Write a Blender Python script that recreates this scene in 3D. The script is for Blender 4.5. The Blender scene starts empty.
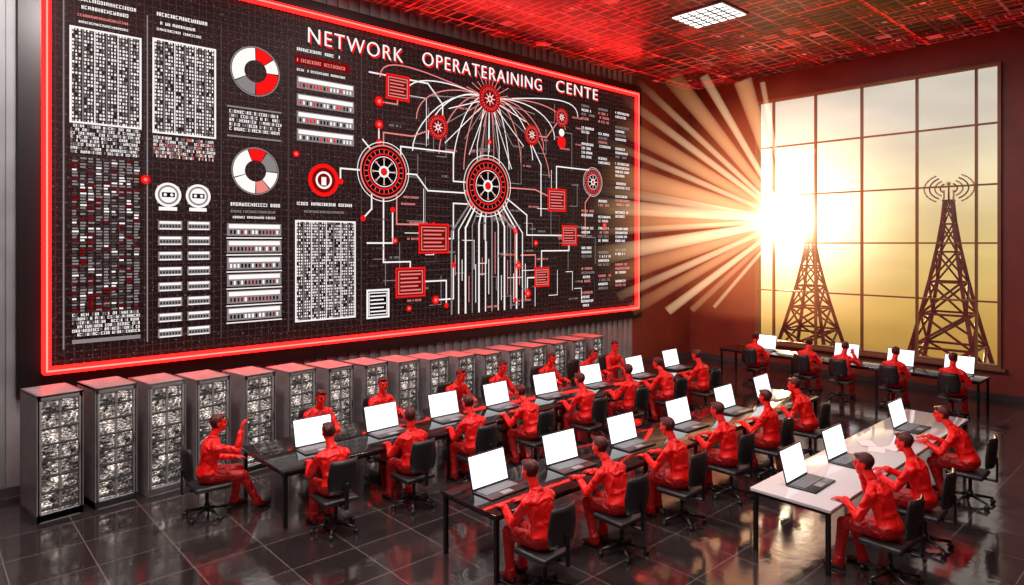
import bpy, bmesh, math, random
import numpy as np
from mathutils import Vector, Matrix
random.seed(7)
scene=bpy.context.scene
scene.view_settings.view_transform='Standard'
COL=scene.collection

# ------------------------------------------------------------------ materials
def new_mat(name):
    m=bpy.data.materials.new(name); m.use_nodes=True
    nt=m.node_tree; nt.nodes.clear()
    out=nt.nodes.new('ShaderNodeOutputMaterial')
    return m,nt,out
def pbr(name,col,rough=.5,metal=0,emit=None,es=0,noise=0,nscale=8,dark=None,bump=0,bscale=40,spec=.5,bdist=.02,bdet=2):
    m,nt,out=new_mat(name)
    b=nt.nodes.new('ShaderNodeBsdfPrincipled')
    b.inputs['Base Color'].default_value=(*col,1); b.inputs['Roughness'].default_value=rough
    b.inputs['Metallic'].default_value=metal; b.inputs['Specular IOR Level'].default_value=spec
    if emit: b.inputs['Emission Color'].default_value=(*emit,1); b.inputs['Emission Strength'].default_value=es
    tc=nt.nodes.new('ShaderNodeTexCoord')
    if noise:
        n=nt.nodes.new('ShaderNodeTexNoise'); n.inputs['Scale'].default_value=nscale; n.inputs['Detail'].default_value=4
        r=nt.nodes.new('ShaderNodeValToRGB')
        r.color_ramp.elements[0].position=.5-noise/2; r.color_ramp.elements[1].position=.5+noise/2
        d=dark or tuple(c*.4 for c in col)
        r.color_ramp.elements[0].color=(*d,1); r.color_ramp.elements[1].color=(*col,1)
        nt.links.new(tc.outputs['Object'],n.inputs['Vector']); nt.links.new(n.outputs['Fac'],r.inputs['Fac'])
        nt.links.new(r.outputs['Color'],b.inputs['Base Color'])
        if emit: nt.links.new(r.outputs['Color'],b.inputs['Emission Color'])
    if bump:
        n2=nt.nodes.new('ShaderNodeTexNoise'); n2.inputs['Scale'].default_value=bscale; n2.inputs['Distortion'].default_value=1.0; n2.inputs['Detail'].default_value=bdet
        bp=nt.nodes.new('ShaderNodeBump'); bp.inputs['Strength'].default_value=bump; bp.inputs['Distance'].default_value=bdist
        nt.links.new(tc.outputs['Object'],n2.inputs['Vector']); nt.links.new(n2.outputs['Fac'],bp.inputs['Height'])
        nt.links.new(bp.outputs['Normal'],b.inputs['Normal'])
    nt.links.new(b.outputs[0],out.inputs[0])
    return m
def emis(name,col,s):
    m,nt,out=new_mat(name)
    e=nt.nodes.new('ShaderNodeEmission'); e.inputs[0].default_value=(*col,1); e.inputs[1].default_value=s
    nt.links.new(e.outputs[0],out.inputs[0]); return m

M={}
M['shirt']=pbr('red_shirt',(.62,.004,.004),.5,emit=(.8,.003,.003),es=.10,bump=1,bscale=6,bdist=.08,bdet=1.5,spec=.35)  # weak emission on shirt, trousers and skin puts a red glow into them
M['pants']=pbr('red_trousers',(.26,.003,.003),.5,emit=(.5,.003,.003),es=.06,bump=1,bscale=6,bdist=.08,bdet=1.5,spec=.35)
M['skin']=pbr('red_glow_skin',(.70,.015,.010),.48,emit=(.8,.008,.005),es=.10,spec=.35)
M['hair']=pbr('dark_red_hair',(.09,.003,.003),.4,noise=.4,nscale=40,bump=.8,bscale=60)
M['shoe']=pbr('dark_red_shoe',(.07,.003,.003),.35)
M['eye']=pbr('eye_dark',(.03,.002,.002),.3)
M['chair']=pbr('black_upholstery',(.009,.008,.009),.42,bump=.2,bscale=200)
M['chairm']=pbr('chair_metal',(.04,.04,.045),.3,metal=.8)
M['desk_dark']=pbr('dark_desk_top',(.016,.013,.013),.08,noise=.3,nscale=3,spec=.9)
M['desk_white']=pbr('white_desk_top',(.55,.54,.54),.08)
M['desk_leg']=pbr('desk_leg_metal',(.015,.015,.017),.35,metal=.6)
M['lap']=pbr('laptop_shell',(.03,.03,.033),.35,metal=.3)
M['key']=pbr('laptop_keys',(.20,.20,.21),.5)
M['screen']=emis('laptop_screen_glow',(.95,.95,.97),1.7)
M['cab']=pbr('cabinet_grey_metal',(.24,.235,.235),.38,noise=.5,nscale=4,dark=(.14,.135,.135))
M['cabd']=pbr('cabinet_dark',(.035,.035,.04),.4)
M['frame']=pbr('window_frame_metal',(.20,.09,.045),.4,metal=.3)
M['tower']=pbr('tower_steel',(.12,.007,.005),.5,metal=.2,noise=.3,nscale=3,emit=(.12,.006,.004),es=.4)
M['towerw']=pbr('antenna_pale',(.6,.4,.35),.4)
M['paper']=pbr('paper',(.75,.74,.72),.7)
M['bezel']=pbr('display_bezel',(.010,.008,.009),.4)
M['neon']=emis('neon_red',(1,.006,.005),8)
M['neoncore']=emis('neon_core',(1,.16,.13),3)
M['lampw']=emis('ceiling_lamp_glow',(1,.95,.9),2.5)
M['white']=emis('display_white',(.95,.89,.87),1.1)
M['grey']=emis('display_grey',(.32,.28,.28),.85)
M['dim']=emis('display_dim',(.11,.075,.075),.7)
M['red']=emis('display_red',(.9,.008,.008),1.1)
M['dred']=emis('display_dark_red',(.26,.004,.005),.8)
M['pink']=emis('display_pale_red',(.95,.28,.25),.9)
M['blk']=emis('display_black',(.006,.003,.003),1)

def rack_mat():
    m,nt,out=new_mat('rack_equipment')
    tc=nt.nodes.new('ShaderNodeTexCoord')
    mp=nt.nodes.new('ShaderNodeMapping'); mp.inputs['Scale'].default_value=(1,1,1.7)
    n=nt.nodes.new('ShaderNodeTexNoise'); n.inputs['Scale'].default_value=22; n.inputs['Detail'].default_value=6; n.inputs['Roughness'].default_value=.8
    r=nt.nodes.new('ShaderNodeValToRGB')
    r.color_ramp.elements[0].position=.45; r.color_ramp.elements[0].color=(.022,.018,.017,1)
    r.color_ramp.elements[1].position=.64; r.color_ramp.elements[1].color=(1,.86,.74,1)
    e=r.color_ramp.elements.new(.54); e.color=(.20,.165,.15,1)
    n2=nt.nodes.new('ShaderNodeTexNoise'); n2.inputs['Scale'].default_value=5
    r2=nt.nodes.new('ShaderNodeMapRange'); r2.inputs[1].default_value=.38; r2.inputs[2].default_value=.64; r2.inputs[3].default_value=.35; r2.inputs[4].default_value=3.4
    em=nt.nodes.new('ShaderNodeEmission')
    L=nt.links.new
    L(tc.outputs['Object'],mp.inputs[0]); L(mp.outputs[0],n.inputs['Vector']); L(n.outputs['Fac'],r.inputs[0]); L(r.outputs[0],em.inputs[0])
    L(tc.outputs['Object'],n2.inputs['Vector']); L(n2.outputs['Fac'],r2.inputs[0]); L(r2.outputs[0],em.inputs[1])
    L(em.outputs[0],out.inputs[0]); return m
M['rack']=rack_mat()

def floor_mat():
    m,nt,out=new_mat('polished_dark_tile'); L=nt.links.new
    tc=nt.nodes.new('ShaderNodeTexCoord')
    br=nt.nodes.new('ShaderNodeTexBrick'); br.offset=0; br.inputs['Scale'].default_value=1
    br.inputs['Brick Width'].default_value=.8; br.inputs['Row Height'].default_value=.8; br.inputs['Mortar Size'].default_value=.007
    br.inputs['Color1'].default_value=(.014,.011,.011,1); br.inputs['Color2'].default_value=(.030,.023,.022,1); br.inputs['Mortar'].default_value=(.12,.09,.085,1)
    n=nt.nodes.new('ShaderNodeTexNoise'); n.inputs['Scale'].default_value=1.8; n.inputs['Detail'].default_value=8
    mr=nt.nodes.new('ShaderNodeMapRange'); mr.inputs[1].default_value=.3; mr.inputs[2].default_value=.7; mr.inputs[3].default_value=.04; mr.inputs[4].default_value=.17
    b=nt.nodes.new('ShaderNodeBsdfPrincipled'); b.inputs['IOR'].default_value=2.5
    n2=nt.nodes.new('ShaderNodeTexNoise'); n2.inputs['Scale'].default_value=6; n2.inputs['Detail'].default_value=4
    bp=nt.nodes.new('ShaderNodeBump'); bp.inputs['Strength'].default_value=.10; bp.inputs['Distance'].default_value=.02
    L(tc.outputs['Object'],br.inputs['Vector']); L(tc.outputs['Object'],n.inputs['Vector']); L(tc.outputs['Object'],n2.inputs['Vector'])
    L(n.outputs['Fac'],mr.inputs[0]); L(mr.outputs[0],b.inputs['Roughness']); L(br.outputs['Color'],b.inputs['Base Color'])
    L(n2.outputs['Fac'],bp.inputs['Height']); L(bp.outputs[0],b.inputs['Normal']); L(b.outputs[0],out.inputs[0]); return m
def ceil_mat():
    m,nt,out=new_mat('red_circuit_ceiling'); L=nt.links.new
    tc=nt.nodes.new('ShaderNodeTexCoord')
    def brick(w,h,mo,c1,c2,cm,off=0,rot=0):
        mp=nt.nodes.new('ShaderNodeMapping'); mp.inputs['Rotation'].default_value=(0,0,rot)
        b=nt.nodes.new('ShaderNodeTexBrick'); b.offset=off; b.inputs['Scale'].default_value=1
        b.inputs['Brick Width'].default_value=w; b.inputs['Row Height'].default_value=h; b.inputs['Mortar Size'].default_value=mo
        b.inputs['Color1'].default_value=(*c1,1); b.inputs['Color2'].default_value=(*c2,1); b.inputs['Mortar'].default_value=(*cm,1)
        L(tc.outputs['Object'],mp.inputs[0]); L(mp.outputs[0],b.inputs['Vector']); return b
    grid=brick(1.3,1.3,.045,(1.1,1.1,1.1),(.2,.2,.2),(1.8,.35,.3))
    a=brick(.62,.21,.020,(.015,.001,.001),(.22,.006,.005),(.65,.035,.03),.35)
    c=brick(.35,.47,.028,(.02,.002,.002),(.08,.003,.003),(.55,.10,.08),.6,math.pi/2)
    v=nt.nodes.new('ShaderNodeTexVoronoi'); v.distance='CHEBYCHEV'; v.inputs['Scale'].default_value=1.5
    r=nt.nodes.new('ShaderNodeValToRGB'); r.color_ramp.interpolation='CONSTANT'
    r.color_ramp.elements[0].position=0; r.color_ramp.elements[0].color=(1,.40,.36,1)
    r.color_ramp.elements[1].position=.08; r.color_ramp.elements[1].color=(0,0,0,1)
    for p,cc in ((.20,(.7,.10,.08,1)),(.235,(0,0,0,1)),(.42,(.45,.03,.03,1)),(.445,(0,0,0,1))):
        e=r.color_ramp.elements.new(p); e.color=cc
    n=nt.nodes.new('ShaderNodeTexNoise'); n.inputs['Scale'].default_value=.9; n.inputs['Detail'].default_value=4
    nr=nt.nodes.new('ShaderNodeMapRange'); nr.inputs[1].default_value=.42; nr.inputs[2].default_value=.58
    def mix(t,f=1.0):
        x=nt.nodes.new('ShaderNodeMix'); x.data_type='RGBA'; x.blend_type=t; x.inputs[0].default_value=f; return x
    m1=mix('MIX'); m2=mix('ADD'); m3=mix('MULTIPLY')
    L(tc.outputs['Object'],v.inputs['Vector']); L(tc.outputs['Object'],n.inputs['Vector']); L(n.outputs['Fac'],nr.inputs[0]); L(nr.outputs[0],m1.inputs[0])
    L(a.outputs['Color'],m1.inputs[6]); L(c.outputs['Color'],m1.inputs[7]); L(v.outputs['Distance'],r.inputs[0])
    L(m1.outputs[2],m2.inputs[6]); L(r.outputs[0],m2.inputs[7]); L(m2.outputs[2],m3.inputs[6]); L(grid.outputs['Color'],m3.inputs[7])
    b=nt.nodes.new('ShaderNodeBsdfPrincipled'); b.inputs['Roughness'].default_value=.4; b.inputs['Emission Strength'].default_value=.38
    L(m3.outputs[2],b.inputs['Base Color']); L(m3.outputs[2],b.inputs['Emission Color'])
    L(b.outputs[0],out.inputs[0]); return m
def board_mat():
    m,nt,out=new_mat('display_panel'); L=nt.links.new
    tc=nt.nodes.new('ShaderNodeTexCoord')
    sx=nt.nodes.new('ShaderNodeSeparateXYZ'); cb=nt.nodes.new('ShaderNodeCombineXYZ')
    L(tc.outputs['Object'],sx.inputs[0]); L(sx.outputs[1],cb.inputs[0]); L(sx.outputs[2],cb.inputs[1])
    br=nt.nodes.new('ShaderNodeTexBrick'); br.offset=0; br.inputs['Scale'].default_value=1
    br.inputs['Brick Width'].default_value=.12; br.inputs['Row Height'].default_value=.12; br.inputs['Mortar Size'].default_value=.006
    br.inputs['Color1'].default_value=(.002,.001,.001,1); br.inputs['Color2'].default_value=(.006,.003,.003,1); br.inputs['Mortar'].default_value=(.040,.026,.026,1)
    n=nt.nodes.new('ShaderNodeTexNoise'); n.inputs['Scale'].default_value=26; n.inputs['Detail'].default_value=3
    r=nt.nodes.new('ShaderNodeValToRGB'); r.color_ramp.elements[0].position=.61; r.color_ramp.elements[0].color=(0,0,0,1)
    r.color_ramp.elements[1].position=.72; r.color_ramp.elements[1].color=(.18,.12,.12,1)
    ad=nt.nodes.new('ShaderNodeMix'); ad.data_type='RGBA'; ad.blend_type='ADD'; ad.inputs[0].default_value=1
    b=nt.nodes.new('ShaderNodeBsdfPrincipled'); b.inputs['Base Color'].default_value=(.010,.003,.003,1); b.inputs['Roughness'].default_value=.6; b.inputs['Emission Strength'].default_value=.8
    b.inputs['Specular IOR Level'].default_value=.08
    L(cb.outputs[0],br.inputs['Vector']); L(cb.outputs[0],n.inputs['Vector']); L(n.outputs['Fac'],r.inputs[0])
    L(br.outputs['Color'],ad.inputs[6]); L(r.outputs[0],ad.inputs[7]); L(ad.outputs[2],b.inputs['Emission Color']); L(b.outputs[0],out.inputs[0]); return m
def glass_mat():
    m,nt,out=new_mat('window_glass'); L=nt.links.new
    t=nt.nodes.new('ShaderNodeBsdfTransparent'); t.inputs[0].default_value=(.99,.97,.94,1); g=nt.nodes.new('ShaderNodeBsdfGlossy'); g.inputs['Roughness'].default_value=.35
    mx=nt.nodes.new('ShaderNodeMixShader'); mx.inputs[0].default_value=.03
    L(t.outputs[0],mx.inputs[1]); L(g.outputs[0],mx.inputs[2]); L(mx.outputs[0],out.inputs[0]); return m
M['floor']=floor_mat(); M['ceil']=ceil_mat(); M['board']=board_mat(); M['glass']=glass_mat()
M['wallg']=pbr('grey_ribbed_wall',(.26,.26,.27),.45,noise=.4,nscale=1.5,dark=(.17,.17,.175))
M['wallr']=pbr('dark_red_wall',(.20,.032,.017),.45,noise=.5,nscale=1.2,dark=(.11,.014,.009),bump=.1,bscale=30)
M['concrete']=pbr('terrace_concrete',(.3,.2,.12),.8,noise=.5)

# ------------------------------------------------------------------ mesh builder
class MB:
    def __init__(s): s.v=[]; s.f=[]; s.m=[]; s.mats=[]; s.sm=[]
    def mi(s,k):
        if k not in s.mats: s.mats.append(k)
        return s.mats.index(k)
    def add(s,vs,fs,k,smooth=False):
        o=len(s.v); s.v+= [tuple(v) for v in vs]; i=s.mi(k)
        for f in fs: s.f.append(tuple(a+o for a in f)); s.m.append(i); s.sm.append(smooth)
    def box(s,c,d,k,R=None,bev=0,seg=2):
        bm=bmesh.new(); bmesh.ops.create_cube(bm,size=1)
        for v in bm.verts: v.co=Vector((v.co.x*d[0],v.co.y*d[1],v.co.z*d[2]))
        if bev: bmesh.ops.bevel(bm,geom=bm.edges[:],offset=bev,segments=seg,profile=.5,affect='EDGES')
        if R is not None:
            for v in bm.verts: v.co=R@v.co
        C=Vector(c); bm.verts.index_update()
        s.add([v.co+C for v in bm.verts],[[v.index for v in f.verts] for f in bm.faces],k,bool(bev)); bm.free()
    def cyl(s,a,b,r0,r1=None,k='chairm',n=12,smooth=True):
        a=Vector(a); b=Vector(b); r1=r0 if r1 is None else r1
        d=(b-a).normalized(); x=d.orthogonal().normalized(); y=d.cross(x)
        vs=[]
        for c,r in ((a,r0),(b,r1)):
            for i in range(n):
                t=2*math.pi*i/n; vs.append(c+x*math.cos(t)*r+y*math.sin(t)*r)
        fs=[(i,(i+1)%n,n+(i+1)%n,n+i) for i in range(n)]
        fs+=[tuple(range(n-1,-1,-1)),tuple(range(n,2*n))]
        s.add(vs,fs,k,smooth)
    def loft(s,secs,k,n=16,smooth=True):
        vs=[]; fs=[]
        for c,ax,ay in secs:
            for i in range(n):
                t=2*math.pi*i/n; vs.append(Vector(c)+Vector(ax)*math.cos(t)+Vector(ay)*math.sin(t))
        for j in range(len(secs)-1):
            for i in range(n): fs.append((j*n+i,j*n+(i+1)%n,(j+1)*n+(i+1)%n,(j+1)*n+i))
        fs.append(tuple(range(n-1,-1,-1))); fs.append(tuple(range((len(secs)-1)*n,len(secs)*n)))
        s.add(vs,fs,k,smooth)
    def ell(s,c,r,k,R=None,nu=16,nv=10):
        c=Vector(c); vs=[]; fs=[]
        for j in range(1,nv):
            ph=math.pi*j/nv
            for i in range(nu):
                t=2*math.pi*i/nu
                p=Vector((r[0]*math.sin(ph)*math.cos(t),r[1]*math.sin(ph)*math.sin(t),r[2]*math.cos(ph)))
                vs.append(c+(R@p if R is not None else p))
        top=Vector((0,0,r[2])); bot=Vector((0,0,-r[2]))
        vs.append(c+(R@top if R is not None else top)); vs.append(c+(R@bot if R is not None else bot))
        T=len(vs)-2
        for j in range(nv-2):
            for i in range(nu): fs.append((j*nu+i,(j+1)*nu+i,(j+1)*nu+(i+1)%nu,j*nu+(i+1)%nu))
        for i in range(nu):
            fs.append((T,i,(i+1)%nu)); b=(nv-2)*nu; fs.append((T+1,b+(i+1)%nu,b+i))
        s.add(vs,fs,k,True)
    def mesh(s,name):
        me=bpy.data.meshes.new(name); me.from_pydata(s.v,[],s.f)
        for k in s.mats: me.materials.append(M[k])
        me.polygons.foreach_set('material_index',s.m); me.polygons.foreach_set('use_smooth',s.sm)
        me.update(); return me
def obj(name,me,loc=(0,0,0),rz=0,parent=None):
    o=bpy.data.objects.new(name,me); COL.objects.link(o); o.location=loc; o.rotation_euler=(0,0,rz)
    if parent: o.parent=parent
    return o
def empty(name,loc=(0,0,0)):
    o=bpy.data.objects.new(name,None); COL.objects.link(o); o.location=loc; return o

# ------------------------------------------------------------------ room
XW,XE,YN,YS,ZC=-12.1,6.0,19.0,-5.0,8.7
b=MB(); b.box(((XW+XE)/2,(YN+YS)/2,-.1),(XE-XW+.6,YN-YS+.6,.2),'floor'); obj('floor',b.mesh('floor'))
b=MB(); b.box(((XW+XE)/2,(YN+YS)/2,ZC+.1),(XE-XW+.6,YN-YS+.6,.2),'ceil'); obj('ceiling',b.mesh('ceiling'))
b=MB(); YR=15.9
b.box((XW-.15,(YR+YS)/2,ZC/2),(.3,YR-YS,ZC),'wallg'); b.box((XW-.15,(YR+YN)/2,ZC/2),(.3,YN-YR,ZC),'wallr')
y=YS+.1
while y<YR-.1:
    b.box((XW+.015,y,ZC/2),(.05,.12,ZC),'wallg'); y+=.24
obj('wall_west',b.mesh('wall_west'))
b=MB(); b.box((XE+.15,(YN+YS)/2,ZC/2),(.3,YN-YS,ZC),'wallr'); obj('wall_east',b.mesh('wall_east'))
b=MB(); b.box(((XW+XE)/2,YS-.15,ZC/2),(XE-XW,.3,ZC),'wallr'); obj('wall_south',b.mesh('wall_south'))
WX0,WX1,WZ0,WZ1=-9.8,-3.7,.75,7.97
b=MB()
b.box(((XW+WX0)/2,YN+.15,ZC/2),(WX0-XW,.3,ZC),'wallr'); b.box(((XE+WX1)/2,YN+.15,ZC/2),(XE-WX1,.3,ZC),'wallr')
b.box(((WX0+WX1)/2,YN+.15,WZ0/2),(WX1-WX0,.3,WZ0),'wallr'); b.box(((WX0+WX1)/2,YN+.15,(WZ1+ZC)/2),(WX1-WX0,.3,ZC-WZ1),'wallr')
obj('wall_north',b.mesh('wall_north'))
win=empty('window_1',((WX0+WX1)/2,YN,WZ0)); ox,oz=(WX0+WX1)/2,WZ0
b=MB()
def wb(x0,x1,z0,z1,d=.1): b.box(((x0+x1)/2-ox,0,(z0+z1)/2-oz),(x1-x0,d,z1-z0),'frame')
wb(WX0,WX0+.07,WZ0,WZ1,.16); wb(WX1-.07,WX1,WZ0,WZ1,.16); wb(WX0+.07,WX1-.07,WZ0,WZ0+.07,.16); wb(WX0+.07,WX1-.07,WZ1-.07,WZ1,.16)
for x in (-9.25,-8.02,-6.79,-5.47,-4.2): wb(x-.025,x+.025,WZ0+.07,WZ1-.07)
for z in (2.3,3.7,5.1,6.55): wb(WX0+.07,WX1-.07,z-.02,z+.02,.08)
obj('frame',b.mesh('window_frame'),parent=win)
b=MB(); b.box((0,.02,(WZ1-WZ0)/2),(WX1-WX0-.1,.01,WZ1-WZ0-.1),'glass'); obj('glass',b.mesh('window_glass'),parent=win)
b=MB(); b.box((ox,YN-.08,WZ0-.03),(WX1-WX0+.2,.22,.06),'frame'); obj('trim_1',b.mesh('window_sill'))
b=MB(); b.box((XW+.06,(YN+YS)/2,.07),(.05,YN-YS-.2,.14),'cabd'); obj('baseboard_west',b.mesh('bbw'))
b=MB(); b.box(((XW+XE)/2,YN-.03,.07),(XE-XW-.2,.05,.14),'cabd'); obj('baseboard_north',b.mesh('bbn'))

# ------------------------------------------------------------------ ceiling lamp and added unseen fill panels
b=MB()
b.box((0,0,-.02),(1.3,1.1,.04),'cab'); b.box((0,0,-.045),(1.2,1.0,.012),'lampw')
for i in range(1,6): b.box((-.6+i*.2,0,-.055),(.03,1.0,.02),'cabd')
for i in range(1,5): b.box((0,-.5+i*.2,-.055),(1.2,.03,.02),'cabd')
lampme=b.mesh('ceiling_light_or_added_fill_panel')
for (x,y,e) in ((-7.75,12.9,170),(-9.2,6.5,320),(-9.2,1.2,420),(-4.2,8.2,250),(-3.5,2.0,270),(-6.6,3.4,290),(1.5,9.0,60)):  # first panel is in view; the rest are unseen, added for fill light
    o=obj('ceiling_light_or_added_fill_panel',lampme,(x,y,ZC))
    L=bpy.data.lights.new('panel_lamp','AREA'); L.shape='RECTANGLE'; L.size=1.2; L.size_y=1.0; L.energy=e; L.color=(1,.93,.90)
    l=bpy.data.objects.new('panel_lamp',L); COL.objects.link(l); l.parent=o; l.location=(0,0,-.09)

# ------------------------------------------------------------------ video wall
BW,BH=14.35,6.27
board=empty('video_wall_display',(-11.95,1.5,1.8))
b=MB()
b.box((-.07,BW/2,BH/2),(.10,BW+.7,BH+.62),'bezel',bev=.02); obj('bezel',b.mesh('bezel'),parent=board)
b=MB(); b.box((-.005,BW/2,BH/2),(.02,BW,BH),'board'); obj('panel',b.mesh('panel'),parent=board)
b=MB()
for k,r,dx in (('neon',.062,.07),('neoncore',.013,.124)):
    for p,q in (((dx,0,0),(dx,BW,0)),((dx,0,BH),(dx,BW,BH)),((dx,0,0),(dx,0,BH)),((dx,BW,0),(dx,BW,BH))): b.cyl(p,q,r,k=k)
    for c in ((dx,0,0),(dx,BW,0),(dx,0,BH),(dx,BW,BH)): b.ell(c,(r,r,r),k)
obj('neon_frame',b.mesh('neon_frame'),parent=board)
for nm,q,e,ang in (('neon_wash_bottom',-.2,70,40),('neon_wash_top',BH-.1,330,62)):
    L=bpy.data.lights.new(nm,'AREA'); L.shape='RECTANGLE'; L.size=BW; L.size_y=.12; L.energy=e; L.color=(1,.02,.015)
    l=bpy.data.objects.new(nm,L); COL.objects.link(l); l.parent=board; l.location=(.2,BW/2,q)
    l.rotation_euler=(Matrix.Rotation(math.radians(-ang),3,'Y')@Matrix.Rotation(math.radians(90),3,'Z')).to_euler()
G=MB()
def rect(p0,q0,p1,q1,k,d=.012):
    G.add([(d,p0,q0),(d,p1,q0),(d,p1,q1),(d,p0,q1)],[(0,1,2,3)],k)
def line(pts,w,k,d=.015):
    for (a,c) in zip(pts[:-1],pts[1:]):
        dx,dy=c[0]-a[0],c[1]-a[1]; l=math.hypot(dx,dy) or 1; nx,ny=-dy/l*w/2,dx/l*w/2
        ex,ey=dx/l*w/2,dy/l*w/2
        G.add([(d,a[0]-ex+nx,a[1]-ey+ny),(d,a[0]-ex-nx,a[1]-ey-ny),(d,c[0]+ex-nx,c[1]+ey-ny),(d,c[0]+ex+nx,c[1]+ey+ny)],[(0,1,2,3)],k)
def ring(p,q,r0,r1,k,d=.02,a0=0,a1=360,n=40):
    vs=[];fs=[]; m=max(3,int(n*(a1-a0)/360))
    for i in range(m+1):
        t=math.radians(a0+(a1-a0)*i/m)
        vs+=[(d,p+r0*math.cos(t),q+r0*math.sin(t)),(d,p+r1*math.cos(t),q+r1*math.sin(t))]
    for i in range(m): fs.append((2*i,2*i+1,2*i+3,2*i+2))
    G.add(vs,fs,k)
def outline(p0,q0,p1,q1,w,k,d=.016): line([(p0,q0),(p1,q0),(p1,q1),(p0,q1),(p0,q0)],w,k,d)
def glyphs(p0,q0,p1,q1,h,k,gap=.5,dens=.85,d=.018,ks=None):
    q=q1-h
    while q>=q0-1e-6:
        p=p0
        while p<p1:
            w=random.uniform(.3,.75)*h
            if p+w>p1: break
            if random.random()<dens:
                kk=random.choice(ks) if ks else k; st=h*.2; z=random.random()
                rect(p,q,p+st,q+h,kk,d)
                if z<.7: rect(p+w-st,q,p+w,q+h,kk,d)
                if z>.3: rect(p+st,q+h-st,p+w,q+h,kk,d)
                if z>.5 or z<.2: rect(p+st,q,p+w,q+st,kk,d)
                if z<.5: rect(p+st,q+h*.4,p+w,q+h*.4+st,kk,d)
            p+=w+h*.22
        q-=h*(1+gap)
def textrow(p0,q,p1,h,k='white'): glyphs(p0,q,p1,q+h,h,k,dens=.92)
def table(p0,q0,p1,q1,cols,rows,k='grey',ks=('white','white','white','grey')):
    outline(p0,q0,p1,q1,.03,'white')
    for i in range(1,cols):
        p=p0+(p1-p0)*i/cols; line([(p,q0),(p,q1)],.018,'grey' if i%2 else 'white')
    for j in range(1,rows):
        q=q0+(q1-q0)*j/rows; line([(p0,q),(p1,q)],.010,'dim')
    cw=(p1-p0)/cols; rh=(q1-q0)/rows
    for i in range(cols):
        for j in range(rows):
            for a in range(3):
                if random.random()<.9:
                    x=p0+i*cw+cw*(.12+.27*a); y=q0+j*rh
                    rect(x,y+rh*.2,x+cw*random.uniform(.10,.2),y+rh*.8,random.choice(ks),.018)
for p in (2.52,3.74,5.26): line([(p,.25),(p,5.7)],.02,'dim')
for p in (.22,1.36): line([(p,.3),(p,5.6)],.02,'grey')
# column 1
textrow(.34,5.62,1.2,.055); textrow(.4,5.50,1.1,.055); textrow(.4,5.38,1.15,.04,'pink'); textrow(.38,5.28,1.1,.035)
table(.31,3.75,1.26,5.2,6,26)
glyphs(.31,3.28,1.26,3.72,.042,'white',ks=('white','white','grey'),gap=.35)
for i in range(9):
    p=.33+i*.105
    for q in np.arange(.85,3.2,.045):
        if random.random()<.95: rect(p,q,p+random.uniform(.05,.085),q+.026,random.choice(('grey','grey','dim','dim','grey','dred','grey','white')))
rect(.33,.36,1.26,.42,'grey'); glyphs(.33,.45,1.26,.82,.045,'white',ks=('white','white','grey'),gap=.35)
# column 2
textrow(1.5,5.64,2.3,.06); textrow(1.55,5.50,2.1,.05); textrow(1.5,5.40,2.2,.04)
table(1.45,3.72,2.42,5.25,6,26)
glyphs(1.45,3.3,2.42,3.66,.045,'white',ks=('white','white','pink','grey'),gap=.35)
for p in (1.67,2.14):
    G.box((.02,p,2.70),(.01,.34,.30),'grey',bev=.004)
    ring(p,2.70,.0,.13,'white',.03); ring(p,2.70,.16,.20,'white',.03)
    rect(p-.10,2.66,p+.10,2.74,'blk',.035); ring(p-.05,2.7,0,.025,'white',.04); ring(p+.05,2.7,0,.025,'white',.04)
    rect(p-.14,2.44,p+.14,2.50,'white')
for j in range(8):
    q=2.27-j*.255
    for p in (1.52,1.97):
        rect(p,q-.15,p+.37,q,'grey'); rect(p+.02,q-.05,p+.35,q-.01,'white',.018); rect(p+.02,q-.145,p+.35,q-.125,'white',.018)
        for a in range(7): rect(p+.03+a*.046,q-.11,p+.055+a*.046,q-.07,'blk',.02)
# donuts
def donut(p,q,r,segs):
    a=0
    for s,k in segs:
        ring(p,q,r*.48,r,k,.02,a+1.5,a+s-1.5); a+=s
    ring(p,q,r*1.02,r*1.07,'grey',.018)
donut(3.12,5.0,.42,((40,'white'),(50,'red'),(120,'white'),(60,'grey'),(90,'red')))
donut(3.12,3.2,.40,((60,'grey'),(50,'red'),(90,'white'),(70,'white'),(40,'pink'),(50,'white')))
glyphs(2.66,3.84,3.6,4.26,.055,'white',ks=('white','grey','white'),gap=.4)
textrow(2.68,2.56,3.58,.06); textrow(2.68,2.44,3.5,.045,'grey'); textrow(2.68,2.34,3.5,.04)
rect(2.62,4.30,3.6,4.33,'grey'); rect(2.62,3.78,3.6,3.81,'grey')
for j in range(6):
    q=2.25-j*.30
    rect(2.62,q-.22,3.6,q,'grey'); rect(2.65,q-.09,3.57,q-.015,'white',.018)
    for a in range(14): rect(2.67+a*.064,q-.19,2.705+a*.064,q-.12,random.choice(('blk','white','dred')),.02)
    line([(2.62,q-.26),(3.6,q-.26)],.02,'white')
# column 3
rect(3.86,5.28,5.0,5.46,'dred'); textrow(3.9,5.33,4.95,.065,'pink'); textrow(3.9,5.54,4.8,.06); textrow(3.9,5.16,4.9,.045)
for j in range(4):
    q=5.06-j*.33
    rect(3.9,q-.23,5.1,q,'grey'); rect(3.93,q-.10,5.07,q-.02,'white',.018)
    for a in range(16): rect(3.95+a*.07,q-.20,3.985+a*.07,q-.13,random.choice(('blk','white','red')),.02)
ring(4.44,3.12,0,.30,'dred',.02); ring(4.44,3.12,.24,.32,'red',.025); ring(4.44,3.12,.13,.17,'white',.03); rect(4.39,3.02,4.49,3.18,'white',.03)
textrow(3.9,2.62,5.1,.06); textrow(4.0,2.48,4.9,.045,'grey')
table(3.88,.42,5.12,2.32,8,34)
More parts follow.
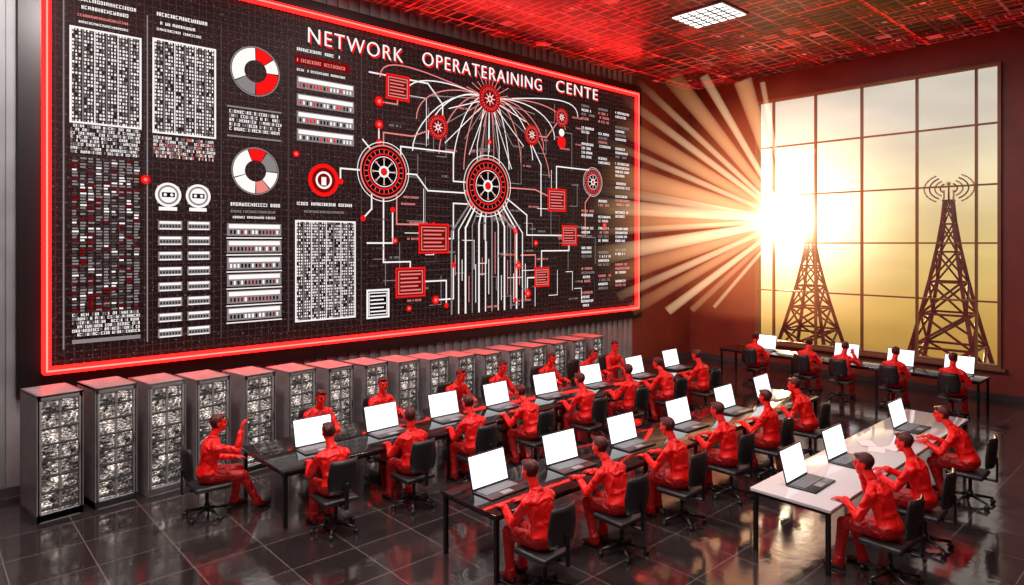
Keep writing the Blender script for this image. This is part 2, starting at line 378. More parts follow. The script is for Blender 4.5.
# network graph
def node(p,q,r,style=0):
    ring(p,q,0,r,'blk' if style!=1 else 'dred',.03)
    ring(p,q,r*.94,r,'pink' if style==0 else 'red',.036); ring(p,q,r*.82,r*.86,'red',.036); ring(p,q,r*.62,r*.68,'red',.036)
    if style==0: ring(p,q,r*.54,r*.57,'white',.036); ring(p,q,r*1.08,r*1.11,'white',.03)
    for a in range(0,360,15):
        t=math.radians(a); line([(p+math.cos(t)*r*.70,q+math.sin(t)*r*.70),(p+math.cos(t)*r*.80,q+math.sin(t)*r*.80)],.014,'pink',.037)
    for a in range(0,360,45):
        t=math.radians(a); line([(p+math.cos(t)*r*.2,q+math.sin(t)*r*.2),(p+math.cos(t)*r*.42,q+math.sin(t)*r*.42)],.018,'white',.037); ring(p+math.cos(t)*r*.46,q+math.sin(t)*r*.46,0,r*.05,'pink',.038,n=10)
    ring(p,q,r*.14,r*.22,'white',.037); ring(p,q,0,r*.12,'red',.038)
HUB=(8.61,3.25); TOP=(8.67,5.32)
for i in range(12):
    p=7.55+i*.20
    line([(p,.3),(p,2.15+.05*min(i,11-i)),(HUB[0]+(p-HUB[0])*.55,2.75),(HUB[0]+(p-HUB[0])*.4,HUB[1])],.03 if i%2 else .045,'white' if i%3 else 'grey',.016)
for i in range(24):
    p=7.5+i*.1; q0=random.uniform(.3,1.2); 
    if i%2: line([(p+.05,q0),(p+.05,q0+random.uniform(.3,1))],.02,'pink' if i%4==1 else 'white',.0165)
for i in range(5):
    p=8.3+i*.17; line([(p,HUB[1]),(p,4.2),(TOP[0]+(i-2)*.06,TOP[1])],.022,'white' if i%2==0 else 'pink',.0155)
def bez(a,c1,c2,e,w,k,n=14):
    pts=[]
    for i in range(n+1):
        t=i/n; pts.append(tuple((1-t)**3*a[j]+3*(1-t)**2*t*c1[j]+3*(1-t)*t*t*c2[j]+t**3*e[j] for j in (0,1)))
    line(pts,w,k)
for i,(tx,ty) in enumerate(((5.7,5.35),(6.3,5.0),(6.6,4.6),(6.9,4.2),(7.2,3.9),(7.6,3.7),(7.9,3.6),(9.3,3.7),(9.7,3.9),(10.1,4.0),(10.5,4.3),(10.9,4.6),(11.3,4.9),(11.8,5.3),(10.7,3.6),(6.5,3.9))):
    bez(TOP,(TOP[0]+(tx-TOP[0])*.5,TOP[1]+.25),(tx,ty+.6),(tx,ty),.026,'white' if i%2 else 'pink')
for i in range(-7,8):
    a=math.radians(-90+i*12); l=1.25+.25*(i%3); line([TOP,(TOP[0]+math.cos(a)*l,TOP[1]+math.sin(a)*l)],.022,'white' if i%2==0 else 'grey')
for i in range(24):
    a=math.radians(i*15); line([(TOP[0]+math.cos(a)*.36,TOP[1]+math.sin(a)*.36),(TOP[0]+math.cos(a)*(.5+.1*(i%3)),TOP[1]+math.sin(a)*(.5+.1*(i%3)))],.02,'pink')
net=[((5.78,3.38),(5.78,4.2),(6.5,4.2),(7.16,4.47)),((5.78,3.38),(6.6,3.38),(6.9,3.05),(8.0,3.05)),((5.78,2.9),(5.78,1.5),(6.44,1.5),(6.44,1.1)),
 ((6.1,3.0),(6.1,2.3),(7.05,2.3)),((7.05,2.0),(7.6,2.0),(7.6,2.8),(8.1,2.8)),((5.3,4.0),(5.5,3.8),(5.5,2.6),(5.3,2.4)),((5.67,4.83),(6.12,4.83),(6.12,5.1)),
 ((5.67,4.35),(5.67,4.0)),((7.1,.64),(7.6,.64),(7.6,1.4)),((9.2,3.25),(10.2,3.25),(10.97,3.02)),((9.2,3.0),(9.9,2.6),(9.9,2.1),(11.4,2.1)),
 ((9.92,.64),(9.92,1.03),(10.4,1.03)),((10.06,4.62),(10.6,4.62),(11.15,5.2)),((10.97,3.3),(10.97,3.9),(12.4,3.9),(12.4,3.6)),((10.42,1.3),(10.42,1.7),(11.45,1.7),(11.45,2.0)),
 ((11.7,2.1),(12.1,2.1),(12.1,3.0),(12.4,3.3)),((6.7,1.06),(7.4,1.06),(7.4,.5)),((5.4,1.9),(6.0,1.9),(6.0,2.6)),((8.9,2.7),(9.5,2.2),(9.5,.5)),((5.45,5.4),(6.9,5.4),(7.3,5.0),(7.3,4.7)),
 ((6.2,3.75),(6.2,3.95),(7.6,3.95),(7.6,3.3),(8.0,3.3)),((9.7,1.6),(10.2,1.6),(10.2,1.25)),((5.35,3.38),(4.8,3.38),(4.8,3.12)),((10.4,2.6),(10.4,3.9),(10.06,4.4))]
for i,pl in enumerate(net):
    line(pl,.032,'white' if i%3 else 'pink')
    ring(pl[-1][0],pl[-1][1],0,.06,'red',.02)
for i in range(50):
    p=random.uniform(5.4,12.2); q=random.uniform(.4,5.2); a=random.choice((-1,1)); l=random.uniform(.3,1.1)
    line([(p,q),(p+l*.5,q),(p+l*.5,max(.3,min(5.5,q+a*l)))],.016,random.choice(('grey','grey','dim','white')),.013)
for i in range(16):
    q=4.1-i*.2; line([(6.3+.04*i,q),(7.5,q)],.012,'dim',.013); line([(9.8,q),(11.0,q)],.012,'dim',.013)
node(5.78,3.38,.56); node(HUB[0],HUB[1],.66); node(TOP[0],TOP[1],.33,1); node(7.16,4.47,.27,1); node(10.06,4.62,.25,1); node(11.15,5.2,.24,1); node(12.4,3.58,.36)
ring(11.15,4.8,0,.10,'white',.03); ring(11.15,4.55,0,.16,'red',.03)
for (p,q,r) in ((1.33,2.93,.07),(5.67,4.83,.10),(5.67,4.35,.09),(3.88,3.58,.06),(7.1,.64,.09),(9.92,.64,.10),(9.5,2.2,.07),(6.05,1.95,.06),(8.67,4.3,.06),(12.9,2.4,.08),(10.2,1.9,.07),(6.4,.5,.06),(9.6,1.35,.09)):
    ring(p,q,0,r,'red',.03); ring(p,q,r*1.2,r*1.35,'dred',.03); ring(p,q,0,r*.4,'pink',.033)
def card(p,q,w,h,k='red'):
    rect(p-w/2,q-h/2,p+w/2,q+h/2,'dred' if k=='red' else 'blk',.03); outline(p-w/2,q-h/2,p+w/2,q+h/2,.04,k,.034)
    outline(p-w*.42,q-h*.40,p+w*.42,q+h*.40,.022,'pink' if k=='red' else 'white',.034)
    for i in range(5): line([(p-w*.34,q+h*(.28-.14*i)),(p+w*(.34-.1*(i%2)),q+h*(.28-.14*i))],h*.05,'pink' if k=='red' else 'white',.036)
card(7.05,2.0,.78,.62); card(6.44,1.06,.72,.6); card(10.97,3.02,.66,.56); card(11.45,2.1,.55,.5); card(10.42,1.03,.5,.46); card(5.64,.65,.5,.56,'white'); card(6.12,5.18,.55,.5)
for p,w in ((11.95,.55),(12.65,.6),(13.4,.7)):
    q=5.6
    while q>.5:
        n=random.randint(2,4)
        for j in range(n):
            if not(p<12.9 and 3.05<q<4.05): textrow(p,q,p+w*random.uniform(.6,1),.065,random.choice(('white','white','grey','pink')))
            q-=.115
        q-=random.uniform(.08,.25)
for j in range(70):
    p=random.uniform(5.4,11.8); q=random.uniform(.35,5.5); textrow(p,q,p+random.uniform(.2,.5),.045,random.choice(('grey','grey','pink','dim')))
obj('graphics',G.mesh('graphics'),parent=board)
def text(body,p,q,size,k,width):
    c=bpy.data.curves.new('t','FONT'); c.body=body; c.size=size; c.extrude=.012; c.space_character=1.15; c.offset=-.006
    o=bpy.data.objects.new('t',c); COL.objects.link(o)
    dg=bpy.context.evaluated_depsgraph_get(); me=bpy.data.meshes.new_from_object(o.evaluated_get(dg))
    bpy.data.objects.remove(o)
    xs=[v.co.x for v in me.vertices]; s=width/(max(xs)-min(xs))
    for v in me.vertices: v.co=Vector((v.co.z+.03,p+(v.co.x-min(xs))*s,q+v.co.y))
    me.materials.clear(); me.materials.append(M[k]); return me
for t_,p,q,w in (('NETWORK',4.12,5.73,2.12),('OPERATERAINING',6.75,5.78,3.65),('CENTE',10.95,5.86,1.65)):
    obj('title_'+t_.lower(),text(t_,p,q,.43,'white',w),parent=board)
    o=obj('title_shadow_'+t_.lower(),text(t_,p+.035,q-.035,.43,'red',w),parent=board); o.location=(-.008,0,0)

# ------------------------------------------------------------------ server cabinets
b=MB()
W_,D_,H_=.54,.74,1.70
t=.03
b.box((0,-W_/2+t/2,H_/2),(D_,t,H_),'cab'); b.box((0,W_/2-t/2,H_/2),(D_,t,H_),'cab')
b.box((0,0,H_-t/2),(D_,W_,t),'cab'); b.box((0,0,.05),(D_,W_,.10),'cab'); b.box((-D_/2+t/2,0,H_/2),(t,W_,H_),'cab')
b.box((D_/2-.02,-W_/2+.03,H_/2),(.04,.05,H_),'cab',bev=.006); b.box((D_/2-.02,W_/2-.03,H_/2),(.04,.05,H_),'cab',bev=.006)
b.box((D_/2-.02,0,H_-.045),(.04,W_,.08),'cab',bev=.006); b.box((D_/2-.02,0,.06),(.04,W_,.11),'cab',bev=.006)
b.box((D_/2-.025,0,H_/2),(.03,.03,H_-.2),'cab')
b.box((D_/2-.10,0,H_/2),(.02,W_-.08,H_-.16),'rack')
for j in range(7):
    z=.16+j*.215; b.box((D_/2-.045,0,z),(.07,W_-.1,.02),'cabd')
for j in range(14):
    z=.2+j*.107
    for s_ in (-1,1): b.box((D_/2-.075,s_*.115,z+.02),(.03,.17,.05),'rack')
b.cyl((D_/2+.015,W_/2-.05,H_*.5),(D_/2+.015,W_/2-.05,H_*.6),.008,k='cabd')
cabme=b.mesh('server_cabinet')
y=1.45
for i in range(17):
    o=obj('server_cabinet',cabme,(-11.0-.035*(y-1.2),y,0),math.radians(8)); o.scale=(1,1,max(.76,.99-.023*max(0,i-1))); y+=.665 if i<3 else .74

# ------------------------------------------------------------------ desks
def desk(name,x0,x1,y0,y1,top,nleg,axis='y'):
    b=MB(); cx,cy=(x0+x1)/2,(y0+y1)/2
    b.box((0,0,.73),(x1-x0,y1-y0,.04),top,bev=.006)
    hx,hy=(x1-x0)/2-.05,(y1-y0)/2-.05
    for i in range(nleg):
        f=-1+2*i/(nleg-1)
        for s_ in (-1,1):
            px,py=(s_*hx,f*hy) if axis=='y' else (f*hx,s_*hy)
            b.box((px,py,.355),(.045,.045,.71),'desk_leg')
        if axis=='y': b.box((0,f*hy,.69),(2*hx,.04,.04),'desk_leg'); 
        else: b.box((f*hx,0,.69),(.04,2*hy,.04),'desk_leg')
    if axis=='y':
        for s_ in (-1,1): b.box((s_*hx,0,.69),(.03,2*hy,.04),'desk_leg')
    else:
        for s_ in (-1,1): b.box((0,s_*hy,.69),(2*hx,.03,.04),'desk_leg')
    return obj(name,b.mesh(name),(cx,cy,0))
desk('long_desk',-9.72,-8.25,3.55,14.2,'desk_dark',5)
desk('long_desk',-6.4,-5.38,4.68,12.9,'desk_dark',4)
desk('long_desk',-3.95,-3.0,7.5,13.1,'desk_white',3)
desk('long_desk',-9.8,-3.65,16.85,17.75,'desk_dark',4,'x')

# ------------------------------------------------------------------ laptop (user at -Y)
def laptop_mesh():
    b=MB(); w,d,h=.60,.36,.40
    b.box((0,0,.011),(w,d,.022),'lap',bev=.006)
    for j in range(5):
        for i in range(13): b.box((-.24+i*.04,.12-j*.036,.024),(.032,.028,.006),'key')
    b.box((0,-.11,.023),(.16,.09,.003),'key')
    a=math.radians(14); R=Matrix.Rotation(-a,3,'X')
    hin=Vector((0,d/2-.01,.02))
    b.cyl((-w*.4,d/2-.01,.02),(w*.4,d/2-.01,.02),.011,k='lap')
    b.box(hin+R@Vector((0,0,h/2)),(w,.014,h),'lap',R=R,bev=.005)
    b.box(hin+R@Vector((0,-.0085,h/2+.003)),(w-.03,.003,h-.035),'screen',R=R)
    return b.mesh('laptop_computer')
lapme=laptop_mesh()
Z=.75
def lap(x,y,rz): obj('laptop_computer',lapme,(x,y,Z),math.radians(rz+random.uniform(-3,3)))
for y in (4.35,5.5,6.7,7.9,9.15,10.5,12.0,13.4): lap(-8.85,y,90)
for y in (5.2,6.45,7.78,9.25,10.7,12.1): lap(-5.9,y,90)
for x,y in ((-3.5,8.15),(-3.5,9.4),(-3.45,11.75)): lap(x,y,90)
for x in (-8.75,-6.62,-5.4,-4.2): lap(x,17.3,0)

b=MB(); 
for i,(x,y,r) in enumerate(((-3.45,10.2,.3),(-3.3,10.45,-.2),(-3.65,10.4,.6))): b.box((x+3.4,y-10.5,.753+.002*i),(.21,.297,.002),'paper',R=Matrix.Rotation(r,3,'Z'))
obj('paper_sheets',b.mesh('paper_sheets'),(-3.4,10.5,0))

# ------------------------------------------------------------------ office chair (faces +Y)
def chair_mesh():
    b=MB()
    for i in range(5):
        a=math.radians(90+72*i); e=Vector((math.cos(a)*.29,math.sin(a)*.29,.075))
        b.cyl((0,0,.11),e,.026,.016,k='chairm',n=8)
        t=Vector((-math.sin(a),math.cos(a),0)); c=Vector((e.x,e.y,.03))
        b.cyl(c-t*.022,c+t*.022,.03,k='chair',n=12); b.cyl(e,(e.x,e.y,.03),.01,k='chairm',n=6)
    b.cyl((0,0,.08),(0,0,.16),.045,.035,k='chairm'); b.cyl((0,0,.1),(0,0,.37),.024,k='chairm')
    b.box((0,0,.375),(.22,.24,.03),'chairm',bev=.008)
    b.box((0,.03,.42),(.47,.46,.07),'chair',bev=.03,seg=3)
    n=9; secs=[]; 
    for j in range(8):
        z=.56+.42*j/7; w=.215*(1-.18*abs(j-3)/4); th=.028 if 0<j<7 else .012
        row=[]
        for i in range(n):
            s_=-1+2*i/(n-1); yb=-.27-.02*j/7*1.5+.05*s_*s_
            row.append((s_*w,yb,z,th*(1-.55*abs(s_)**4)))
        secs.append(row)
    vs=[];fs=[]
    for row in secs:
        for x,y_,z,th in row: vs.append((x,y_+th,z))
        for x,y_,z,th in reversed(row): vs.append((x,y_-th,z))
    m=2*n
    for j in range(7):
        for i in range(m): fs.append((j*m+i,j*m+(i+1)%m,(j+1)*m+(i+1)%m,(j+1)*m+i))
    fs.append(tuple(range(m-1,-1,-1))); fs.append(tuple(range(7*m,8*m)))
    b.add(vs,fs,'chair',True)
    b.box((0,-.21,.375),(.07,.22,.02),'chairm',bev=.006)
    b.box((0,-.315,.53),(.06,.02,.34),'chairm',bev=.006,R=None)
    return b.mesh('office_chair')
chme=chair_mesh()

# ------------------------------------------------------------------ people
def ik(S,T,l1,l2,pole):
    d=T-S; L=min(d.length,(l1+l2)*.995); u=d.normalized(); T=S+u*L
    a=(l1*l1-l2*l2+L*L)/(2*L); h=math.sqrt(max(0,l1*l1-a*a))
    p=(pole-u*pole.dot(u)).normalized(); return S+u*a+p*h,T
def person_mesh(name,lean,wl,wr,hyaw=0,hpitch=0,feet=((-.13,.40),(.13,.46)),handL=None,handR=None,bulk=1.0):
    b=MB(); segs=[]
    def cap(p0,p1,r0,r1,tag,n=14):
        p0=Vector(p0);p1=Vector(p1); d=(p1-p0).normalized(); x=d.orthogonal().normalized(); y=d.cross(x)
        secs=[(p0-d*r0*.92,x*r0*.35,y*r0*.35),(p0-d*r0*.6,x*r0*.8,y*r0*.8)]
        for i in range(5):
            f=i/4; r=r0+(r1-r0)*f; secs.append((p0.lerp(p1,f),x*r,y*r))
        secs+=[(p1+d*r1*.6,x*r1*.8,y*r1*.8),(p1+d*r1*.92,x*r1*.35,y*r1*.35)]
        b.loft(secs,'shirt',n); segs.append((p0,p1,r0,r1,tag))
    hip=Vector((0,0,.555)); ca,sa=math.cos(lean),math.sin(lean)
    def sp(h):
        k=max(0,h)/.5
        return hip+Vector((0,sa*h*(.7+.3*k)+.012*k,ca*h))
    prof=[(-.095,.09,.075),(-.06,.15,.12),(.0,.178,.138),(.05,.182,.135),(.10,.168,.122),(.14,.160,.114),(.21,.160,.112),(.29,.178,.122),(.36,.193,.126),(.41,.196,.116),(.445,.172,.096),(.475,.122,.078),(.50,.074,.066)]
    fw=Vector((0,ca,-sa))
    b.loft([(sp(h),Vector((rx*bulk,0,0)),fw*ry*bulk) for h,rx,ry in prof],'shirt',24)
    for (h0,h1,r) in ((.03,.2,.12),(.2,.40,.12)):
        for sx in (-.06,0,.06): segs.append((sp(h0)+Vector((sx,0,0)),sp(h1)+Vector((sx,0,0)),r,r*.9,'shirt'))
    segs.append((hip-Vector((.08,0,.03)),hip+Vector((.08,0,-.03)),.13,.13,'pants'))
    hc=sp(.685)+Vector((0,.025,0))
    cap(sp(.47),hc-Vector((0,.02,.05)),.059,.055,'skin')
    for s_ in (-1,1): cap(sp(.47)+Vector((s_*.03,-.01,0)),sp(.425)+Vector((s_*.15,0,0)),.048,.055,'shirt')
    b.loft([(sp(.475),Vector((.084,0,0)),fw*.078),(sp(.525),Vector((.068,0,0)),fw*.066)],'shirt',16); segs.append((sp(.47),sp(.52),.074,.068,'shirt'))
    HR=Matrix.Rotation(hyaw,3,'Z')@Matrix.Rotation(hpitch,3,'X')
    def hp(x,y,z): return hc+HR@Vector((x,y,z))
    b.ell(hp(0,-.005,.02),(.076,.096,.098),'shirt',R=HR,nu=24,nv=16)
    b.ell(hp(0,.022,-.045),(.056,.066,.072),'shirt',R=HR,nu=20,nv=14)
    b.ell(hp(0,.066,-.098),(.024,.020,.018),'shirt',R=HR)
    b.loft([(hp(0,.088,.018),HR@Vector((.008,0,0)),HR@Vector((0,.008,.0))),(hp(0,.102,-.012),HR@Vector((.012,0,0)),HR@Vector((0,.014,0))),(hp(0,.100,-.030),HR@Vector((.018,0,0)),HR@Vector((0,.014,0))),(hp(0,.088,-.038),HR@Vector((.012,0,0)),HR@Vector((0,.008,0)))],'shirt',10)
    for s_ in (-1,1):
        b.ell(hp(s_*.078,-.008,-.008),(.009,.020,.033),'shirt',R=HR)
        b.ell(hp(s_*.03,.084,.028),(.024,.012,.008),'shirt',R=HR)
        b.ell(hp(s_*.042,.062,-.028),(.022,.02,.02),'shirt',R=HR)
        b.ell(hp(s_*.031,.083,.004),(.013,.010,.009),'shirt',R=HR)
    b.ell(hp(0,.086,-.062),(.025,.011,.009),'shirt',R=HR)
    b.ell(hp(0,-.016,.040),(.085,.100,.092),'shirt',R=HR,nu=24,nv=16)
    b.ell(hp(0,.055,.098),(.055,.04,.022),'shirt',R=HR)
    segs.append((hp(0,0,.02),hp(0,.01,-.02),.09,.08,'skin'))
    for s_,(fx,fy) in zip((-1,1),feet):
        H=hip+Vector((s_*.088,.02,-.008)); 
        ank=Vector((fx,fy,.095)); K,_=ik(H,ank,.43,.43,Vector((0,1,.9)))
        cap(H,K,.094,.070,'pants',16); cap(K,ank,.066,.050,'pants')
        cap(K.lerp(ank,.18)+Vector((0,-.018,0)),K.lerp(ank,.5)+Vector((0,-.012,0)),.056,.050,'pants')
        b.loft([(ank+Vector((0,0,.05)),Vector((.056,0,0)),Vector((0,.058,0))),(ank-Vector((0,0,.02)),Vector((.060,0,0)),Vector((0,.064,0)))],'shirt',14)
        segs.append((ank+Vector((0,0,.04)),ank-Vector((0,0,.01)),.058,.062,'pants'))
        cap(ank+Vector((0,-.04,-.052)),ank+Vector((0,.02,-.045)),.040,.046,'shoe'); cap(ank+Vector((0,.02,-.048)),ank+Vector((s_*.012,.12,-.058)),.045,.036,'shoe'); cap(ank+Vector((s_*.012,.12,-.058)),ank+Vector((s_*.012,.165,-.064)),.037,.028,'shoe')
    for s_,w,hd in ((-1,wl,handL),(1,wr,handR)):
        S=sp(.40)+Vector((s_*.180*bulk,0,0)); T=Vector(w)
        E,T=ik(S,T,.285,.255,Vector((s_*.55,-.25,-1)))
        b.ell(S,(.064,.068,.062),'shirt'); cap(S,E,.060,.051,'shirt'); cap(E,T,.051,.037,'shirt'); cap(E.lerp(T,.15),E.lerp(T,.45),.050,.046,'shirt')
        d=(T-E).normalized(); ot=d.orthogonal().normalized(); b.loft([(T-d*.04,ot*.043,d.cross(ot)*.043),(T,ot*.042,d.cross(ot)*.042)],'shirt',12)
        hdv=Vector(hd).normalized() if hd else Vector((-s_*.15,1,-.12)).normalized()
        up=Vector((0,0,1)) if abs(hdv.z)<.7 else Vector((0,-1,0))
        nrm=(up-hdv*up.dot(hdv)).normalized()
        side=hdv.cross(nrm).normalized()
        if side.x*s_>0: side=-side
        P0=T+hdv*.008
        b.loft([(P0,side*.024,nrm*.019),(P0+hdv*.03,side*.036,nrm*.018),(P0+hdv*.065,side*.042,nrm*.016),(P0+hdv*.092,side*.040,nrm*.013),(P0+hdv*.10,side*.034,nrm*.008)],'shirt',14)
        segs.append((P0+hdv*.01,P0+hdv*.09,.03,.03,'skin'))
        for off,ln in ((.033,.9),(.011,1.0),(-.011,.94),(-.033,.75)):
            p=P0+hdv*.092+side*off; ang=.22; pr=p
            for k_,sl in enumerate((.038,.027,.020)):
                dirv=(hdv*math.cos(ang)-nrm*math.sin(ang)+side*off*4.5).normalized(); q=pr+dirv*sl*ln
                cap(pr,q,.0088-.0006*k_,.0082-.0006*k_,'skin',8); pr=q; ang+=.36
        p=P0+hdv*.02+side*.03; d1=(hdv*.75+side*.65-nrm*.15).normalized(); q=p+d1*.045; d2=(hdv*.95+side*.25-nrm*.25).normalized()
        cap(P0+hdv*.015+side*.01,q,.014,.012,'skin',8); cap(q,q+d2*.032,.0115,.0095,'skin',8)
    me0=b.mesh('tmp'); o=bpy.data.objects.new('tmp',me0); COL.objects.link(o)
    md=o.modifiers.new('r','REMESH'); md.mode='VOXEL'; md.voxel_size=.0065; md.use_smooth_shade=True
    ms=o.modifiers.new('s','SMOOTH'); ms.factor=.5; ms.iterations=3
    dg=bpy.context.evaluated_depsgraph_get(); me=bpy.data.meshes.new_from_object(o.evaluated_get(dg)); bpy.data.objects.remove(o)
    me.name=name; me.materials.clear()
    order=['shirt','pants','skin','hair','shoe','eye']
    for k in order: me.materials.append(M[k])
    n=len(me.polygons); C=np.empty(n*3); me.polygons.foreach_get('center',C); C=C.reshape(-1,3)
    best=np.full(n,9.); tag=np.zeros(n,int)
    for p0,p1,r0,r1,tg in segs:
        a=np.array(p0); ab=np.array(p1)-a; t=np.clip(((C-a)@ab)/max(1e-9,ab@ab),0,1)
        dd=np.linalg.norm(C-(a+t[:,None]*ab),axis=1)-(r0+(r1-r0)*t)
        mk=dd<best; best[mk]=dd[mk]; tag[mk]=order.index(tg)
    Lc=(C-np.array(hc))@np.array(HR)
    head=(np.abs(Lc[:,0])<.1)&(Lc[:,1]>-.125)&(Lc[:,1]<.13)&(Lc[:,2]>-.125)&(Lc[:,2]<.15)
    tag[head&(Lc[:,2]>-.10)&(tag!=0)]=2
    hair=head&((Lc[:,2]>.062)|((Lc[:,1]<-.015)&(Lc[:,2]>-.05))|((Lc[:,1]<.035)&(Lc[:,2]>.03)))&(Lc[:,2]>-.06)
    ear=head&(np.abs(Lc[:,0])>.079)&(Lc[:,2]<.025)&(Lc[:,2]>-.045)&(Lc[:,1]>-.03)&(Lc[:,1]<.02)
    tag[hair&~ear]=3
    for s_ in (-1,1):
        e=head&(((Lc[:,0]-s_*.031)/.014)**2+((Lc[:,2]-.004)/.008)**2<1)&(Lc[:,1]>.05); tag[e]=5
        e=head&(((Lc[:,0]-s_*.031)/.024)**2+((Lc[:,2]-.030)/.006)**2<1)&(Lc[:,1]>.05); tag[e]=3
    e=head&((Lc[:,0]/.025)**2+((Lc[:,2]+.062)/.005)**2<1)&(Lc[:,1]>.05); tag[e]=5
    me.polygons.foreach_set('material_index',tag.astype(np.int32)); me.polygons.foreach_set('use_smooth',np.ones(n,bool)); me.update()
    return me
r=math.radians
poses={
 'type':person_mesh('seated_typing',r(14),(-.15,.47,.80),(.15,.47,.80),0,r(-8)),
 'lean':person_mesh('seated_leaning',r(24),(-.20,.52,.80),(.12,.55,.80),r(8),r(-4),feet=((-.15,.30),(.12,.40))),
 'up':person_mesh('seated_upright',r(5),(-.16,.42,.81),(.20,.38,.81),r(-12),r(-4),feet=((-.12,.44),(.16,.36))),
 'raise':person_mesh('seated_hand_raised',r(8),(-.18,.40,.68),(.22,.38,1.12),r(-8),r(2),feet=((-.14,.40),(.14,.62)),handR=(.0,.25,1)),
 'elbow':person_mesh('seated_hand_to_face',r(18),(-.14,.42,.80),(.16,.36,1.02),r(14),r(-6),feet=((-.16,.48),(.13,.34)),handR=(-.35,.1,1)),
}
def sit(x,y,rz,pose,jit=4):
    a=math.radians(rz+random.uniform(-jit,jit))
    obj('seated_office_worker',poses[pose],(x,y,0),a); obj('office_chair',chme,(x,y,0),a)
for y,p in ((4.9,'type'),(6.1,'up'),(7.7,'elbow'),(8.8,'type'),(10.2,'type'),(11.4,'lean'),(12.5,'up')): sit(-10.12,y,-90,p)
sit(-9.4,2.98,0,'raise')
for y,p in zip((4.05,5.25,6.4,7.65,9.0,10.25,11.55,12.85),('type','up','type','lean','type','up','lean','type')): sit(-7.8,y,90,p)
for y,p in zip((5.0,6.3,7.58,8.85,10.1,11.5),('type','lean','type','type','up','elbow')): sit(-4.95,y,90,p)
for y,p in ((7.95,'elbow'),(9.15,'type'),(11.2,'lean')): sit(-2.55,y,90,p)
for x,p in ((-8.5,'up'),(-7.15,'type'),(-6.3,'elbow'),(-5.2,'type'),(-4.05,'up')): sit(x,16.35,0,p)

# ------------------------------------------------------------------ towers on a terrace outside
b=MB(); b.box((-8,23.5,-.75),(16,8.0,.3),'concrete'); obj('outdoor_terrace',b.mesh('terrace'))
def tower(x,y,H,wb,arcs):
    b=MB(); 
    def hw(f): return wb/2*(.10+.90*(1-f)**1.35)
    N=6; lv=[(1-(1-i/N)**1.15) for i in range(N+1)]
    cs=((-1,-1),(1,-1),(1,1),(-1,1))
    def P(f,c): return Vector((c[0]*hw(f),c[1]*hw(f),f*H))
    for i in range(N):
        f0,f1=lv[i],lv[i+1]; th=.075*(1-.5*f0)
        for j in range(4):
            c,d=cs[j],cs[(j+1)%4]
            b.cyl(P(f0,c),P(f1,c),th,k='tower',n=6)
            b.cyl(P(f0,c),P(f1,d),th*.6,k='tower',n=6); b.cyl(P(f0,d),P(f1,c),th*.6,k='tower',n=6)
            b.cyl(P(f1,c),P(f1,d),th*.55,k='tower',n=6)
    for c in cs: b.box(P(0,c)+Vector((0,0,.05)),(.22,.22,.1),'tower')
    b.cyl((0,0,H-.1),(0,0,H+.55),.035,.02,k='tower',n=8); b.ell((0,0,H+.55),(.06,.06,.06),'towerw')
    b.box((0,0,H+.02),(.3,.3,.05),'tower')
    for s_ in (-1,1): b.box((s_*.13,0,H+.2),(.05,.05,.3),'towerw',bev=.01)
    for k_ in range(arcs):
        R=.20+.13*k_
        for a0 in (-60,120):
            pr=None
            for i in range(9):
                a=math.radians(a0+120*i/8); p=Vector((R*math.cos(a)*1.15,0,H+.40+R*math.sin(a)*.8))
                if pr is not None: b.cyl(pr,p,.024,k='towerw' if k_%2 else 'tower',n=6)
                pr=p
    return obj('lattice_radio_tower',b.mesh('lattice_radio_tower'),(x,y,-.59))
tower(-6.03,24,5.6,2.1,4)
tower(-11.3,26.3,4.75,1.95,1)

# ------------------------------------------------------------------ sunbeams, sun glare and warm glow imitated by self-glowing volumes
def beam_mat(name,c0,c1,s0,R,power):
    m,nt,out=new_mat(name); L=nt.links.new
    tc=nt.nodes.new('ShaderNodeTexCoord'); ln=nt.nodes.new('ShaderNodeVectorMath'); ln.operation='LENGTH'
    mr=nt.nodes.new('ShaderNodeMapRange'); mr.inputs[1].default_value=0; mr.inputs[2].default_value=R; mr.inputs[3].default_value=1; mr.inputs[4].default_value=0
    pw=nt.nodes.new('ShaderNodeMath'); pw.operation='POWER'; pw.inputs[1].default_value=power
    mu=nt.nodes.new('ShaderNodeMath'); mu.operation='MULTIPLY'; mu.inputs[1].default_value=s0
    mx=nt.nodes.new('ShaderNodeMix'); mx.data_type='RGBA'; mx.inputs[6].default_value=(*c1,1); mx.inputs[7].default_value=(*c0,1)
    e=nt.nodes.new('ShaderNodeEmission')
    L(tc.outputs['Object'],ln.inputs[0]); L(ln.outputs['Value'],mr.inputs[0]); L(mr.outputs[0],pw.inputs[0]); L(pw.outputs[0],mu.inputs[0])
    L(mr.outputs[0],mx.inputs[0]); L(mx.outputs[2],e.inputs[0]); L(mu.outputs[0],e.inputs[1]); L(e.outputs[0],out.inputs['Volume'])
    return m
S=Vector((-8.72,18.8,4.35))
M['beam']=beam_mat('sunbeam_glow',(1,.84,.52),(1,.55,.26),9.5,6.1,1.6)
M['beam2']=beam_mat('sunbeam_glow_soft',(1,.68,.34),(1,.38,.14),4.2,5.9,1.45)
M['glow']=beam_mat('sun_glare',(1,.92,.7),(1,.66,.3),10.0,1.35,2.5)
M['warmglow']=beam_mat('warm_glow',(1,.5,.2),(1,.18,.05),.34,4.2,1.3)
sb=empty('sunbeams',S)
